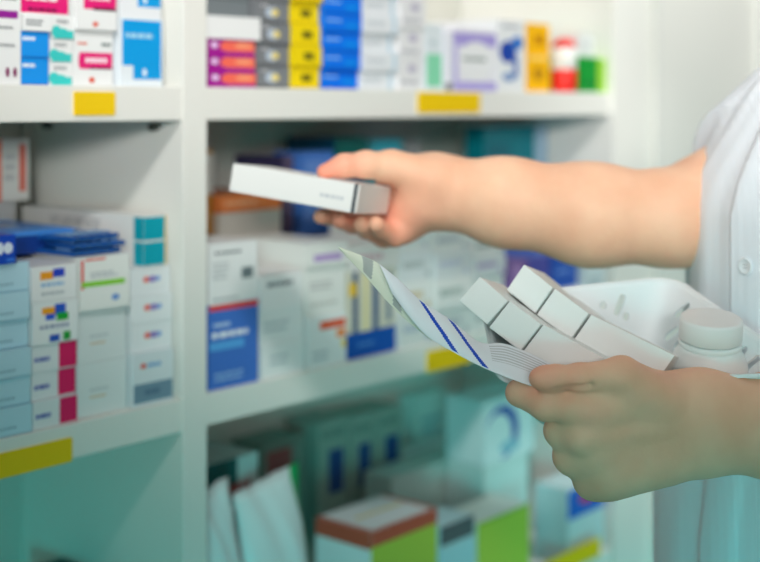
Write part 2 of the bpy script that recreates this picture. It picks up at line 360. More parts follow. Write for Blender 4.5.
column(306, 345, Z2T, [(52, (234, 238, 238), [R(.3, .72, .98, .88, (232, 92, 50)), R(.74, .52, .98, .68, (240, 140, 60)), R(.88, .3, 1, .46, (240, 210, 70)), T(.1, .1, .6, .35, (190, 198, 204), 2)], 'white carton with stepped orange and yellow marks'),
   (50, (232, 234, 230), [T(.1, .5, .7, .7, (190, 190, 190), 2), T(.1, .15, .8, .3, (205, 205, 200), 1)], 'white carton with grey print'), (24, (232, 234, 230), [R(.15, .2, .85, .5, (178, 150, 205))], 'white carton with a lavender line')], where='front of middle shelf', dp=.1)
column(348, 396, Z2T, [(26, (8, 84, 175), [T(.2, .4, .6, .6, (90, 150, 215), 1)], 'deep blue carton low on the middle shelf'),
   (62, (214, 212, 196), [R(.08, 0, .18, 1, (60, 90, 130)), R(.3, 0, .4, 1, (236, 226, 170)), R(.5, 0, .62, 1, (70, 100, 140)), R(.8, .1, .9, .9, (120, 140, 160)), R(-.0, .6, .15, .82, (240, 196, 30))], 'cream carton with slate stripes'),
   (26, (226, 226, 222), [T(.1, .3, .8, .7, (205, 170, 180), 1)], 'white carton with a pinkish line')], where='behind the leaflet', dp=.1)
pal = [(226, 230, 228), (234, 236, 234), (222, 228, 230)]
def pale(xl, xr, hs, where, looks):
    its = []
    for i, h in enumerate(hs):
        c, lk = looks[i % len(looks)]
        its.append((h, pal[i % 3], [T(.1, .35, .85, .75, c, 1), R(.8, .1, .92, .3, c)], lk))
    column(xl, xr, Z2T, its, where=where, dp=.1)
pale(399, 431, (34, 32, 30, 26), 'behind the leaflet tip', [((190, 200, 214), 'white carton with blue grey print'), ((212, 190, 150), 'white carton with tan print'), ((180, 190, 190), 'white carton with green grey print')])
pale(434, 470, (30, 32, 26, 22), 'above the yellow shelf label', [((180, 190, 200), 'white carton with steel print'), ((170, 185, 180), 'white carton with sage print'), ((200, 205, 225), 'white carton with pale violet print')])
pale(473, 504, (26, 28, 22, 18), 'behind the held cartons', [((150, 160, 160), 'white carton with charcoal print'), ((215, 205, 190), 'white carton with beige print'), ((170, 150, 200), 'white carton with mauve print')])
column(506, 528, Z2T, [(30, (226, 228, 236), [], 'plain white carton'), (34, (128, 96, 160), [R(.3, .1, .7, .9, (176, 140, 196))], 'purple carton below the outstretched forearm')], where='middle shelf', dp=.1)
column(529, 552, Z2T, [(24, (226, 228, 236), [], 'small white carton'), (38, (84, 84, 168), [R(.2, .2, .8, .5, (120, 120, 200))], 'indigo carton below the forearm')], where='middle shelf', dp=.1)
column(553, 580, Z2T, [(24, (226, 228, 236), [], 'low white carton under cobalt one'), (36, (44, 88, 184), [T(.2, .4, .8, .6, (120, 160, 230), 1)], 'cobalt blue carton below the forearm')], where='middle shelf', dp=.1)
column(582, 604, Z2T, [(50, (210, 222, 226), [T(.2, .4, .8, .6, (160, 180, 190), 2)], 'pale grey carton at the end panel')], where='middle shelf', dp=.1)
# --- middle shelf, right bay, back row
def back(xl, xr, yt, body, art, lab, d=.125, dp=.1, yb=None, yaw=0):
    s0, s1 = s_of(xl, d), s_of(xr, d); zt = z_of(xl, yt, d); zb = Z2T+.0003 if yb is None else z_of(xl, yb, d)
    carton(s1-s0, dp, zt-zb, body, art, s0, d, zb, lab, yaw=yaw); return zt
back(190, 213, 150, (196, 150, 90), [R(.0, .1, 1, .8, (200, 140, 60)), R(.3, .78, 1, .98, (225, 220, 215))], 'tan and orange carton at the back beside the divider', d=.14)
q = back(219, 281, 214, (210, 205, 196), [], 'tall beige carton at the back under the orange one', d=.13)
back(219, 281, 196, (232, 130, 70), [T(.1, .3, .7, .7, (240, 180, 140), 1)], 'flat orange carton on the beige carton at the back', d=.13, yb=213.4)
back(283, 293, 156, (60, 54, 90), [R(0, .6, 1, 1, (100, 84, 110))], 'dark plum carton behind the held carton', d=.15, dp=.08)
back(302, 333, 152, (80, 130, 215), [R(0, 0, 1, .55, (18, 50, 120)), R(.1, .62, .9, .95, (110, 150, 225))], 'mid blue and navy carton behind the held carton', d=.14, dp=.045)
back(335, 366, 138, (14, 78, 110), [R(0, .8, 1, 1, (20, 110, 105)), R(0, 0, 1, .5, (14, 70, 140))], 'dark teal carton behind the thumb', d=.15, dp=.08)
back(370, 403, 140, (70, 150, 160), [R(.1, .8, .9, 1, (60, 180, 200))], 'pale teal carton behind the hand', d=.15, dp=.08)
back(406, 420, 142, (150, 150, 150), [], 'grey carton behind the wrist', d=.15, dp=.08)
back(484, 581, 127, (0, 128, 140), [R(.05, .1, .5, .9, (0, 110, 125))], 'large teal carton standing above the forearm', d=.12, dp=.03)
back(583, 600, 125, (190, 214, 232), [R(.7, 0, 1, 1, (60, 110, 120))], 'pale blue carton beside the large teal one', d=.10, dp=.09)

# --- lower shelf, right bay
def low(xl, xr, yt, body, art, lab, d=.01, dp=.12, yaw=0, yb=None):
    s0, s1 = s_of(xl, d), s_of(xr, d); zt = z_of(xl, yt, d); zb = Z3T+.0003 if yb is None else z_of(xl, yb, d)
    return carton(s1-s0, dp, zt-zb, body, art, s0, d, zb, lab, yaw=yaw)
low(371, 437, 533, (226, 236, 240), [R(0, 0, 1, .93, (176, 202, 76)), R(0, .88, 1, 1, (190, 90, 70)), R(0, .86, 1, 1, (190, 90, 70), 'L'), R(.0, .0, 1, .04, (190, 90, 70), 'T'), R(.0, .0, .05, 1, (190, 90, 70), 'T'), R(.95, .0, 1, 1, (190, 90, 70), 'T'), R(.2, .5, .9, .56, (220, 205, 120), 'T')], 'lime fronted carton with a red brown rim on the bottom shelf', dp=.08)
low(440, 474, 528, (180, 214, 222), [R(0, .8, 1, 1, (90, 100, 105)), R(0, 0, 1, .75, (170, 215, 225))], 'pale blue carton with a dark top edge, bottom shelf', dp=.05)
low(477, 529, 524, (206, 222, 216), [R(0, 0, 1, .96, (180, 208, 76)), R(0, .96, 1, 1, (150, 190, 60))], 'carton with a lime green front beside the pale blue one', dp=.055)
low(392, 470, 478, (206, 226, 220), [], 'broad pale carton lying behind the lime cartons', d=.135, dp=.045)
low(402, 476, 452, (205, 222, 220), [R(0, 0.0, 1, .5, (0, 96, 110)), T(.4, .1, .9, .3, (120, 190, 190), 1)], 'white carton with a dark teal band at the back', d=.19, dp=.022, yb=476)
low(484, 528, 468, (196, 220, 218), [R(0, .1, 1, .45, (0, 100, 110))], 'white and teal carton below the held leaflet', d=.07, dp=.06)
low(484, 534, 402, (215, 232, 234), [D(.35, .45, .33, .42, (20, 80, 170)), D(.28, .4, .27, .36, (215, 232, 234)), D(.5, .2, .2, .1, (140, 190, 210))], 'white carton with a blue arc on the bottom shelf', d=.07, dp=.06, yb=467.5)
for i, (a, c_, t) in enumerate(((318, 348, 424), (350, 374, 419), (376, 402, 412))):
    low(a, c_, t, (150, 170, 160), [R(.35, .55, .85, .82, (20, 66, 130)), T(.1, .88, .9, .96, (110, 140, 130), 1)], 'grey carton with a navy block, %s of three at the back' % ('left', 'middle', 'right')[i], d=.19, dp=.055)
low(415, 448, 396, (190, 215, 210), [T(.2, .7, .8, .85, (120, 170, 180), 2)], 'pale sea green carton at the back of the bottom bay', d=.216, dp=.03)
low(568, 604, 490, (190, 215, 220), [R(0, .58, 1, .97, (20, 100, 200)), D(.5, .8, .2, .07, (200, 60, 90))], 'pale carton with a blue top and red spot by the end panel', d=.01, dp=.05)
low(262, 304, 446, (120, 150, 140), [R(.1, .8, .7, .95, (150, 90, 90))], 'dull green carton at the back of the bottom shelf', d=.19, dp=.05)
low(205, 258, 466, (214, 226, 226), [R(.0, .7, .6, 1, (20, 100, 100)), T(.3, .8, .9, .9, (190, 90, 90), 1)], 'white carton with a dark green corner behind the bags', d=.1, dp=.1)
low(84, 140, 596, (30, 90, 90), [R(.2, .9, .8, 1, (220, 150, 60))], 'dark green carton on the bottom shelf, left bay', d=.08, dp=.1)

def pouch(xl, xr, yt, d, label, crease, green=False, yaw=0):
    """soft upright bag: folded top edge, puffed front"""
    s0, s1 = s_of(xl, d), s_of(xr, d); w = s1-s0; h = z_of(xl, yt, d)-Z3T; dp = .07
    nx, nz = 16, 18; bm = bmesh.new(); rr_ = random.Random(int(xl))
    def pt(u, v, side):
        th = dp*.5*(1-v**3)*(1-(2*u-1)**4*.75)+.0015
        x = u*w + .003*math.sin(v*9+u*3)*(1-v*.3); z_ = v*h*(1+.07*(u-.4)*v)
        wr = .0025*math.sin(u*17+v*crease)*math.sin(v*7+u*5)
        return (x, dp*.5+side*th+wr*(-side), z_)
    for side in (-1, 1):
        g = [[bm.verts.new(pt(i/nx, j/nz, side)) for i in range(nx+1)] for j in range(nz+1)]
        for j in range(nz):
            for i in range(nx):
                q = (g[j][i], g[j][i+1], g[j+1][i+1], g[j+1][i])
                f = bm.faces.new(q if side < 0 else q[::-1]); f.smooth = True
                if green and i >= nx-2: f.material_index = 1
    bmesh.ops.remove_doubles(bm, verts=bm.verts, dist=.0002)
    bm2 = bmesh.new(); me = bpy.data.meshes.new('pouch'); bm.to_mesh(me); bm.free(); bm2.free()
    o = link('medicine_bag', me, [mat((224, 236, 238), .35), mat((0, 160, 90), .35)], None, matrix=Matrix.Translation(SP(s0, d, Z3T+.0003)) @ Matrix.Rotation(ANG+yaw, 4, 'Z'))
    m = o.modifiers.new('t', 'SOLIDIFY'); m.thickness = .0006
    tag(o, label, 'bag'); return o
pouch(209, 254, 506, .02, 'crumpled pale bag standing beside the divider, bottom shelf', 13)
pouch(257, 322, 497, .03, 'white bag with a green edge on the bottom shelf', 9, True)

# ------------------------------------------------------------ distance-field sculpting
def smin(a, b, k):
    h = np.clip(.5+.5*(b-a)/k, 0, 1); return b+(a-b)*h-k*h*(1-h)
def smax(a, b, k): return -smin(-a, -b, k)
def cap(P, a, b, ra, rb, flat=None):
    """tapered capsule; flat=(axis, factor) squashes it along an axis"""
    a = np.array(a); b = np.array(b)
    if flat is not None:
        n = np.array(flat[0], float); n /= np.linalg.norm(n); kf = 1/flat[1]-1
        # stretch space along n about the capsule's line
        ab = b-a; t = np.clip(((P-a)@ab)/(ab@ab), 0, 1); q = P-(a+t[..., None]*ab)
        q = q+(q@n)[..., None]*n*kf
        return (np.sqrt((q**2).sum(-1))-(ra+(rb-ra)*t))*(.5+.5*flat[1])
    ab = b-a; t = np.clip(((P-a)@ab)/(ab@ab+1e-12), 0, 1)
    q = P-(a+t[..., None]*ab)
    return np.sqrt((q**2).sum(-1))-(ra+(rb-ra)*t)
def surface(fn, lo, hi, h):
    """naive surface nets"""
    lo = np.array(lo); hi = np.array(hi); n = np.ceil((hi-lo)/h).astype(int)+1
    ax = [lo[i]+h*np.arange(n[i]) for i in range(3)]
    D_ = np.empty(n, np.float32)
    for i0 in range(0, n[0], 24):
        X, Y, Z = np.meshgrid(ax[0][i0:i0+24], ax[1], ax[2], indexing='ij')
        D_[i0:i0+24] = fn(np.stack([X, Y, Z], -1))
    ins = D_ < 0
    c = np.zeros(tuple(n-1), np.int8)
    for dx in (0, 1):
        for dy in (0, 1):
            for dz in (0, 1):
                c += ins[dx:n[0]-1+dx, dy:n[1]-1+dy, dz:n[2]-1+dz]
    act = (c > 0) & (c < 8); idx = np.full(act.shape, -1, np.int64); A = np.argwhere(act); idx[act] = np.arange(len(A))
    acc = np.zeros((len(A), 3)); cnt = np.zeros(len(A))
    corners = [(x, y, z) for x in (0, 1) for y in (0, 1) for z in (0, 1)]
    for i, p in enumerate(corners):
        for q in corners[i+1:]:
            if sum(abs(p[k]-q[k]) for k in range(3)) != 1: continue
            a = D_[A[:, 0]+p[0], A[:, 1]+p[1], A[:, 2]+p[2]]; b_ = D_[A[:, 0]+q[0], A[:, 1]+q[1], A[:, 2]+q[2]]
            m = (a < 0) != (b_ < 0); t = np.where(m, a/(a-b_+1e-20), 0)
            pos = np.array(p)+t[:, None]*(np.array(q)-np.array(p))
            acc[m] += pos[m]; cnt[m] += 1
    V = lo+h*(A+acc/cnt[:, None])
    faces = []
    for k in range(3):
        u, v = [(1, 2), (2, 0), (0, 1)][k]
        sl0 = [slice(None)]*3; sl1 = [slice(None)]*3
        sl0[k] = slice(0, n[k]-1); sl1[k] = slice(1, n[k])
        a = ins[tuple(sl0)]; b_ = ins[tuple(sl1)]
        E = np.argwhere(a != b_); E = E[(E[:, u] > 0) & (E[:, v] > 0) & (E[:, u] < n[u]-1) & (E[:, v] < n[v]-1)]
        fl = a[E[:, 0], E[:, 1], E[:, 2]]
        def g(du, dv):
            Q = E.copy(); Q[:, u] -= du; Q[:, v] -= dv; return idx[Q[:, 0], Q[:, 1], Q[:, 2]]
        q = np.stack([g(1, 1), g(0, 1), g(0, 0), g(1, 0)], 1)
        q[~fl] = q[~fl][:, ::-1]; faces.append(q)
    Fq = np.concatenate(faces); Fq = Fq[(Fq >= 0).all(1)]
    return V, Fq
def np_mesh(name, parts):
    vs = []; fs = []; off = 0
    for V, Fq in parts: vs.append(V); fs.append(Fq+off); off += len(V)
    V = np.concatenate(vs); Fq = np.concatenate(fs)
    me = bpy.data.meshes.new(name); me.vertices.add(len(V)); me.vertices.foreach_set('co', V.ravel())
    me.loops.add(len(Fq)*4); me.loops.foreach_set('vertex_index', Fq.ravel().astype(np.int32))
    me.polygons.add(len(Fq)); me.polygons.foreach_set('loop_start', np.arange(0, len(Fq)*4, 4, dtype=np.int32))
    me.polygons.foreach_set('loop_total', np.full(len(Fq), 4, np.int32)); me.update(calc_edges=True); me.validate(); return me, V

def A3(*p): return np.array(W(*p))

SH_R = None
# ---- left hand (holds basket and leaflet) and forearm
LW = A3(700, 425, .885)
def left_arm(P):
    up = (0, 0, 1); yv = (0, 1, .1)
    fore = cap(P, A3(705, 421.5, .885), A3(775, 426, .90), .0285, .0325, (yv, .8))
    fore = smin(fore, cap(P, A3(775, 426, .90), (.43, .86, CZ-.23), .0325, .043, (yv, .95)), .02)
    fore = smin(fore, cap(P, (.43, .86, CZ-.23), (.475, .90, CZ-.02), .045, .052), .03)
    palm = cap(P, A3(700, 420, .885), A3(612, 415, .865), .0285, .0200, (yv, .62))
    palm = smin(palm, cap(P, A3(690, 438, .885), A3(622, 464, .872), .022, .0170, (yv, .8)), .015)
    palm = smin(palm, cap(P, A3(690, 405, .88), A3(632, 392, .855), .018, .0155), .015)   # thenar
    palm = smin(palm, cap(P, A3(694, 428, .882), A3(612, 440, .864), .0225, .0180, (yv, .75)), .018)
    palm = smin(palm, cap(P, A3(594, 414, .857), A3(604, 464, .866), .0138, .0130), .014)
    palm = smin(palm, cap(P, A3(622, 384, .856), A3(600, 398, .854), .0120, .0110), .012)
    palm = smin(palm, cap(P, A3(612, 479, .863), A3(662, 460, .874), .0118, .0150), .014)
    palm = smin(palm, cap(P, A3(573, 420, .858), A3(584, 460, .868), .0075, .0075), .012)
    thumb = cap(P, A3(660, 398, .862), A3(622, 374.5, .846), .0150, .0112)
    thumb = smin(thumb, cap(P, A3(622, 374.5, .846), A3(580, 377, .836), .0110, .0083), .006)
    thumb = smin(thumb, cap(P, A3(580, 377, .836), A3(539, 378.5, .832), .0086, .0066), .004)
    thumb = smin(thumb, cap(P, A3(555, 377.5, .834), A3(546, 378, .833), .0082, .0078), .004)
    def fin(a, b, c, d, r):
        f = cap(P, a, b, r[0], r[1]); f = smin(f, cap(P, b, c, r[1], r[2]), .003); f = smin(f, cap(P, c, d, r[2], r[3]), .003)
        return f
    idx_ = fin(A3(590, 405, .850), A3(546, 404, .842), A3(519, 393, .858), A3(528, 386, .876), (.0125, .0108, .0085, .0074))
    mid = fin(A3(586, 428, .852), A3(560, 431, .862), A3(562, 424, .886), A3(582, 412, .897), (.0125, .0104, .0082, .0075))
    rin = fin(A3(592, 449, .857), A3(569, 457, .866), A3(572, 450, .890), A3(592, 438, .900), (.0122, .0102, .0080, .0072))
    lit = fin(A3(610, 468, .864), A3(590, 483, .870), A3(592, 476, .892), A3(610, 464, .902), (.0115, .0094, .0074, .0066))
    fg = smin(smin(idx_, mid, .005), smin(rin, lit, .006), .006)
    hand = smin(palm, fg, .014)
    # knuckles
    for p in (A3(579, 441, .847),):
        hand = smin(hand, np.sqrt(((P-p)**2).sum(-1))-.0065, .009)
    hand = smin(hand, thumb, .006)
    # crease between thumb and the back of the index
    hand = smax(hand, -cap(P, A3(556, 391, .827), A3(590, 385, .832), .0012, .0022), .004)
    # tendon hints
    for a, b in (((586, 412, .8415), (670, 412, .8590)), ((582, 440, .8430), (672, 425, .8600))):
        hand = smin(hand, cap(P, A3(*a), A3(*b), .0022, .0015), .010)
    return smin(hand, fore, .022)
# ---- right arm (reaches to the shelf, holds a carton)
def right_arm(P):
    yv = (0, 1, 0)
    E_ = np.array((.232, 1.035, CZ-.0925)); WR = A3(438, 191, 1.10)
    fore = cap(P, WR, A3(505, 202.5, 1.085), .0262, .0330, (yv, .8))
    fore = smin(fore, cap(P, A3(505, 202, 1.085), A3(590, 214.5, 1.07), .0340, .0390, (yv, .85)), .02)
    fore = smin(fore, cap(P, A3(590, 215, 1.07), A3(668, 218, 1.075), .0390, .0385, (yv, .9)), .02)
    upper = cap(P, A3(668, 218, 1.075), A3(718, 212, 1.10), .0392, .0485)
    upper = smin(upper, cap(P, A3(718, 212, 1.10), SH_R, .048, .047), .02)
    arm = smin(fore, upper, .012)
    palm = cap(P, A3(436, 192, 1.10), A3(404, 195, 1.115), .0272, .0270, (yv, .62))
    palm = smin(palm, cap(P, A3(428, 180, 1.085), A3(392, 166, 1.085), .0190, .0135), .014)     # thenar
    palm = smin(palm, cap(P, A3(420, 205, 1.09), A3(402, 224, 1.095), .0190, .0150), .012)     # heel
    thumb = cap(P, A3(392, 168, 1.085), A3(366, 164.5, 1.075), .0120, .0108)
    thumb = smin(thumb, cap(P, A3(366, 164.5, 1.075), A3(344, 166.5, 1.068), .0105, .0093), .006)
    thumb = smin(thumb, cap(P, A3(344, 165, 1.068), A3(324, 171.5, 1.064), .0093, .0060), .005)
    def fin(pts, r, k=.003):
        f = cap(P, pts[0], pts[1], r[0], r[1])
        for i in range(1, len(pts)-1): f = smin(f, cap(P, pts[i], pts[i+1], r[i], r[i+1]), k)
        return f
    i1 = fin([A3(398, 205, 1.145), A3(362, 214, 1.150), A3(338, 217, 1.125), A3(321, 216.5, 1.10)], (.011, .0098, .0080, .0066))
    i2 = fin([A3(400, 216, 1.130), A3(372, 226, 1.130), A3(352, 224, 1.105), A3(340, 220.5, 1.085)], (.011, .0098, .0080, .0070))
    i3 = fin([A3(404, 225, 1.115), A3(384, 236, 1.105), A3(366, 229, 1.085), A3(362, 225, 1.070)], (.0112, .0098, .0080, .0072))
    i4 = fin([A3(410, 228, 1.100), A3(394, 236, 1.085), A3(380, 229, 1.070), A3(376, 224.5, 1.060)], (.0105, .0090, .0074, .0066))
    fg = smin(smin(i1, i2, .002), smin(i3, i4, .002), .002)
    hand = smin(smin(palm, fg, .008), thumb, .008)
    return smin(arm, hand, .02)

# ---- torso frame
FDIR = np.array((-.85, -.527, 0)); FDIR /= np.linalg.norm(FDIR); SIDE = np.array((-FDIR[1], FDIR[0], 0))   # SIDE -> person's left
TC = np.array((.391, 1.045, 0))
def torso_fn(off):
    def fn(P):
        q = P-TC; f = q@FDIR; s = q@SIDE; z = P[..., 2]-CZ
        tp = np.clip((z+.09)/.13, 0, 1); tp = tp*tp*(3-2*tp)
        fl = np.clip((-z-.14)/.19, 0, 1); fl = fl*fl*(3-2*fl)
        a = .131+off-.055*tp+.034*fl
        b_ = .150+off-.04*tp+.02*fl
        e = (np.sqrt((f/a)**2+(s/b_)**2)-1)*np.minimum(a, b_)*.9
        e = smax(e, z-.045, .05); e = smax(e, -z-.62, .03)
        return e
    return fn
SH_R = A3(815, 132, 1.16); SH_L = np.array((.485, .945, CZ+.0))
def torso_skin(P):
    t = torso_fn(-.012)(P)
    nk = cap(P, (.41, 1.07, CZ+.02), (.40, 1.06, CZ+.13), .055, .050)
    H = np.array((.375, 1.045, CZ+.215))
    q = P-H; f = q@FDIR; s = q@SIDE; z = q[..., 2]
    hd = (np.sqrt((f/.092)**2+(s/.074)**2+(z/.108)**2)-1)*.075
    jaw = cap(P, H+FDIR*.02+np.array((0, 0, -.06)), H+FDIR*.055+np.array((0, 0, -.085)), .048, .028)
    hd = smin(hd, jaw, .03)
    nose = cap(P, H+FDIR*.09+np.array((0, 0, .01)), H+FDIR*.108+np.array((0, 0, -.028)), .006, .010)
    hd = smin(hd, nose, .008)
    hd = smin(hd, cap(P, H+FDIR*.085+SIDE*.02+np.array((0, 0, -.058)), H+FDIR*.085-SIDE*.02+np.array((0, 0, -.058)), .006, .006), .006)
    for sg in (-1, 1):
        hd = smax(hd, -(np.sqrt(((P-(H+FDIR*.096+SIDE*.031*sg+np.array((0, 0, .006))))**2).sum(-1))-.012), .012)
        hd = smin(hd, np.sqrt(((P-(H+FDIR*.080+SIDE*.030*sg+np.array((0, 0, .004))))**2).sum(-1))-.011, .002)
        hd = smin(hd, cap(P, H+SIDE*.075*sg+np.array((0, 0, .012)), H+SIDE*.077*sg+np.array((0, 0, -.02)), .011, .008), .005)
    return smin(smin(t, nk, .03), hd, .02)
V1 = surface(left_arm, (.05, .80, CZ-.30), (.53, .965, CZ+.03), .0016)
V2 = surface(right_arm, (-.075, .98, CZ-.155), (.43, 1.23, CZ+.06), .0018)
V3 = surface(torso_skin, (.2, .86, CZ-.64), (.60, 1.27, CZ+.35), .006)
me, VV = np_mesh('body', [V1, V2, V3])
body_mesh = me
rosy = np.zeros(len(VV), np.float32)
def blob(p, r, amt):
    global rosy
    rosy = np.maximum(rosy, amt*np.exp(-((VV-p)**2).sum(1)/(r*r)))
blob(A3(322, 172, 1.06), .022, .75); blob(A3(345, 165, 1.065), .022, .45); blob(A3(380, 225, 1.09), .032, .75); blob(A3(345, 218, 1.09), .03, .8)
blob(A3(405, 222, 1.09), .035, .55); blob(A3(395, 185, 1.09), .02, .45)
blob(A3(540, 379, .832), .014, .55); blob(A3(570, 386, .832), .012, .45); blob(A3(512, 396, .866), .012, .5); blob(A3(588, 412, .84), .010, .2)
at = me.attributes.new('rosy', 'FLOAT', 'POINT'); at.data.foreach_set('value', rosy)

person = empty('person', (.405, 1.065, CZ-.62), 0)
tag(person, 'person in a white short-sleeved coat reaching to the shelf and holding a basket', 'person')
def attach(o, par=person):
    mw = o.matrix_world.copy(); o.parent = par; o.matrix_parent_inverse = Matrix.Translation(-Vector(par.location)) if par is person else par.matrix_world.inverted(); return o
attach(link('body', me, M_SKIN, None, True))
# hair
def hair(P):
    H = np.array((.382, 1.049, CZ+.225)); q = P-H; f = q@FDIR; s = q@SIDE; z = q[..., 2]
    e = (np.sqrt((f/.102)**2+(s/.086)**2+(z/.112)**2)-1)*.086
    cut = smax(f-.055, -z-.0, .01)
    return smax(e, smin(f-.05, .03-z, .01)*1.0 if False else smax(f-.062, -.10-z, .02), .01)
me, _ = np_mesh('hair', [surface(hair, (.25, .92, CZ+.09), (.52, 1.18, CZ+.36), .005)])
attach(link('hair', me, mat((40, 30, 26), .5), None, True))
# coat
SLV_HEM = A3(717, 158, 1.115)
def coat(P):
    t = torso_fn(0)(P)
    z = P[..., 2]-CZ
    ang = np.arctan2((P-TC)@SIDE, (P-TC)@FDIR)
    t = t+.0007*np.sin(ang*13+z*6)+.0005*np.sin(ang*23-z*14+1)
    hem = A3(742, 170, 1.106)
    sl = cap(P, SH_R, hem, .056, .0535)
    dirv = hem-SH_R; dirv /= np.linalg.norm(dirv)
    sl = smax(sl, (P-hem)@dirv, .003)
    s2 = cap(P, SH_L, (.492, .925, CZ-.10), .064, .062)
    s2 = smax(s2, -(z+.10), .003)
    c = smin(smin(t, sl, .025), s2, .03)
    neck = cap(P, (.41, 1.07, CZ+.0), (.40, 1.06, CZ+.13), .062, .060)
    c = smax(c, -neck, .006)
    # placket: a raised double front edge
    fr = np.abs((P-TC)@SIDE-PL)
    plk = np.maximum(np.abs(t)-.0026, np.maximum(fr-.017, -(((P-TC)@FDIR))))
    c = smin(c, np.maximum(plk, z-.0), .002)
    return c
PL = -.003
me, _ = np_mesh('coat', [surface(coat, (.18, .82, CZ-.64), (.63, 1.29, CZ+.10), .0035)])
attach(link('coat', me, M_CLOTH, None, True))
# collar
def collar(P):
    z = P[..., 2]-CZ; q = P-np.array((.407, 1.067, 0)); r = np.sqrt(q[..., 0]**2+q[..., 1]**2)
    e = np.abs(r-(.062+.35*(.075-z)*.5))-.0022
    e = np.maximum(e, np.abs(z-.050)-.024); f = q@FDIR; s = np.abs(q@SIDE)
    return np.maximum(e, -(s-.014+np.clip(-f, 0, 1)*9))
me, _ = np_mesh('collar', [surface(collar, (.31, .96, CZ+.02), (.51, 1.17, CZ+.08), .0018)])
attach(link('collar', me, M_CLOTH, None, True))
# buttons on the placket, found by marching onto the coat's surface
def button_mesh():
    me = lathe([(.0008, 0), (.0062, 0), (.0068, .0006), (.0068, .0016), (.0060, .0024), (.0048, .0020), (.0042, .0014), (.0006, .0014)], 32)
    bm = bmesh.new(); bm.from_mesh(me)
    for a in range(4):
        x, y = .0016*math.cos(a*math.pi/2+.78), .0016*math.sin(a*math.pi/2+.78)
        r = bmesh.ops.create_circle(bm, cap_ends=True, segments=12, radius=.0006, matrix=Matrix.Translation((x, y, .00148)))
        for v in r['verts']:
            for f in v.link_faces: f.material_index = 1
    bm.to_mesh(me); bm.free(); return me
bmesh_btn = button_mesh(); bmats = [mat((236, 242, 246), .3, coat=.3), mat((150, 160, 165), .6)]
for m in bmats: bmesh_btn.materials.append(m)
for p in bmesh_btn.polygons: p.use_smooth = p.material_index == 0 and len(p.vertices) == 4
for zb in (.012, -.121, -.253, -.39, -.52):
    base = TC+SIDE*PL*.98; base = np.array((base[0], base[1], CZ+zb))
    ts = np.linspace(0, .25, 600); pts = base+ts[:, None]*FDIR
    dd_ = coat(pts); i = int(np.argmax(dd_ > 0)); p = pts[i]
    g = np.array([coat((p+np.eye(3)[k]*.004)[None])[0]-coat((p-np.eye(3)[k]*.004)[None])[0] for k in range(3)]); g /= np.linalg.norm(g)
    o = bpy.data.objects.new('button', bmesh_btn); COL.objects.link(o)
    o.matrix_world = Matrix.Translation(Vector(p)) @ Vector(g).to_track_quat('Z', 'Y').to_matrix().to_4x4()
    attach(o)

# ------------------------------------------------------------ carton in the right hand
def prism(o0, ex, ey, ez, w, dp, h, body, art):
    """carton with local axes ex (front width), ey (depth), ez (up)"""
    return carton_mb(w, dp, h, body, art), Matrix(((ex.x, ey.x, ez.x, o0.x), (ex.y, ey.y, ez.y, o0.y), (ex.z, ey.z, ez.z, o0.z), (0, 0, 0, 1)))
c0 = W(354.5, 213.5, 1.03)
lx = (W(229, 191, 1.075)-c0); Lh = lx.length; exn = (-lx).normalized()
eyn = Vector((.033, .072, -.007)); eyn = (eyn-exn*eyn.dot(exn)).normalized(); ezn = exn.cross(eyn)
b, mx = prism(W(229, 191, 1.075), exn, eyn, ezn, Lh, .066, .0232, (242, 242, 240), T(.72, .32, .95, .55, (208, 211, 215), 1))
held = b.build('held_carton', matrix=mx, bevel=.0005)
tag(held, 'flat white carton gripped in the outstretched hand', 'carton')
b = MB(); b.box(Lh+.0002, .0012, .0004, Lh+.0009, .0655, .0228, mat((222, 218, 214), .45))
b.build('end_flap', held)['label'] = 'pale grey end flap'
b = MB(); b.box(Lh-.0035, -.0004, .0, Lh-.0005, -.00005, .0232, mat((70, 78, 84), .5)); b.box(Lh-.0035, .0, .02325, Lh-.0005, .03, .0235, mat((70, 78, 84), .5))
b.build('edge_stripe', held)['label'] = 'dark stripe at the carton end'

# ------------------------------------------------------------ cartons in the basket
def face_carton(q, Zt, dirv, label, seam=True, dp=.075, shade=(236, 240, 238)):
    """q: four corners of the visible end (tl, bl, br, tr)"""
    P = [W(x, y, Zt(x, y)) for x, y in q]
    # true rectangle fitted to the measured corners
    o0 = P[1]; ex = ((P[2]-P[1])+(P[3]-P[0])); w = ex.length/2; ex.normalize()
    ez = ((P[0]-P[1])+(P[3]-P[2])); h = ez.length/2; ez = (ez-ex*ez.dot(ex)).normalized(); ey = ez.cross(ex)
    if ey.y < 0: ey = -ey
    c = (P[0]+P[1]+P[2]+P[3])/4; o0 = c-ex*w/2-ez*h/2
    w -= .0006; h -= .0003
    raw = ((P[0]-P[1])+(P[3]-P[2]))/2; k_ = raw.dot(ex)/raw.dot(ez)
    b, mx = prism(o0, ex, ey, ez, w, dp, h, shade, [])
    sh = lambda v: (v[0]+k_*(v[2]-h/2), v[1], v[2])
    b.v = [sh(v) for v in b.v]
    o = b.build('medicine_carton', matrix=mx, bevel=.0004); tag(o, label, 'carton', 'blank white cartons in the basket')
    b = MB(); b.box(.0006, -.0004, .0007, w-.0006, -.00005, h-.0004, mat((240, 243, 241), .45))
    b.v = [sh(v) for v in b.v]
    b.build('end_flap', o)
    return o
Za = lambda x, y: .915-(x-480)*.000228-(y-276)*.000146
Zb = lambda x, y: .945-(x-524)*.000228-(y-264)*.000146
DV = Vector((.022, .07, -.016))
face_carton([(480, 276.5), (459, 300.5), (487.5, 325), (509, 301)], Za, DV, 'blank white carton at the upper left end of the front row')
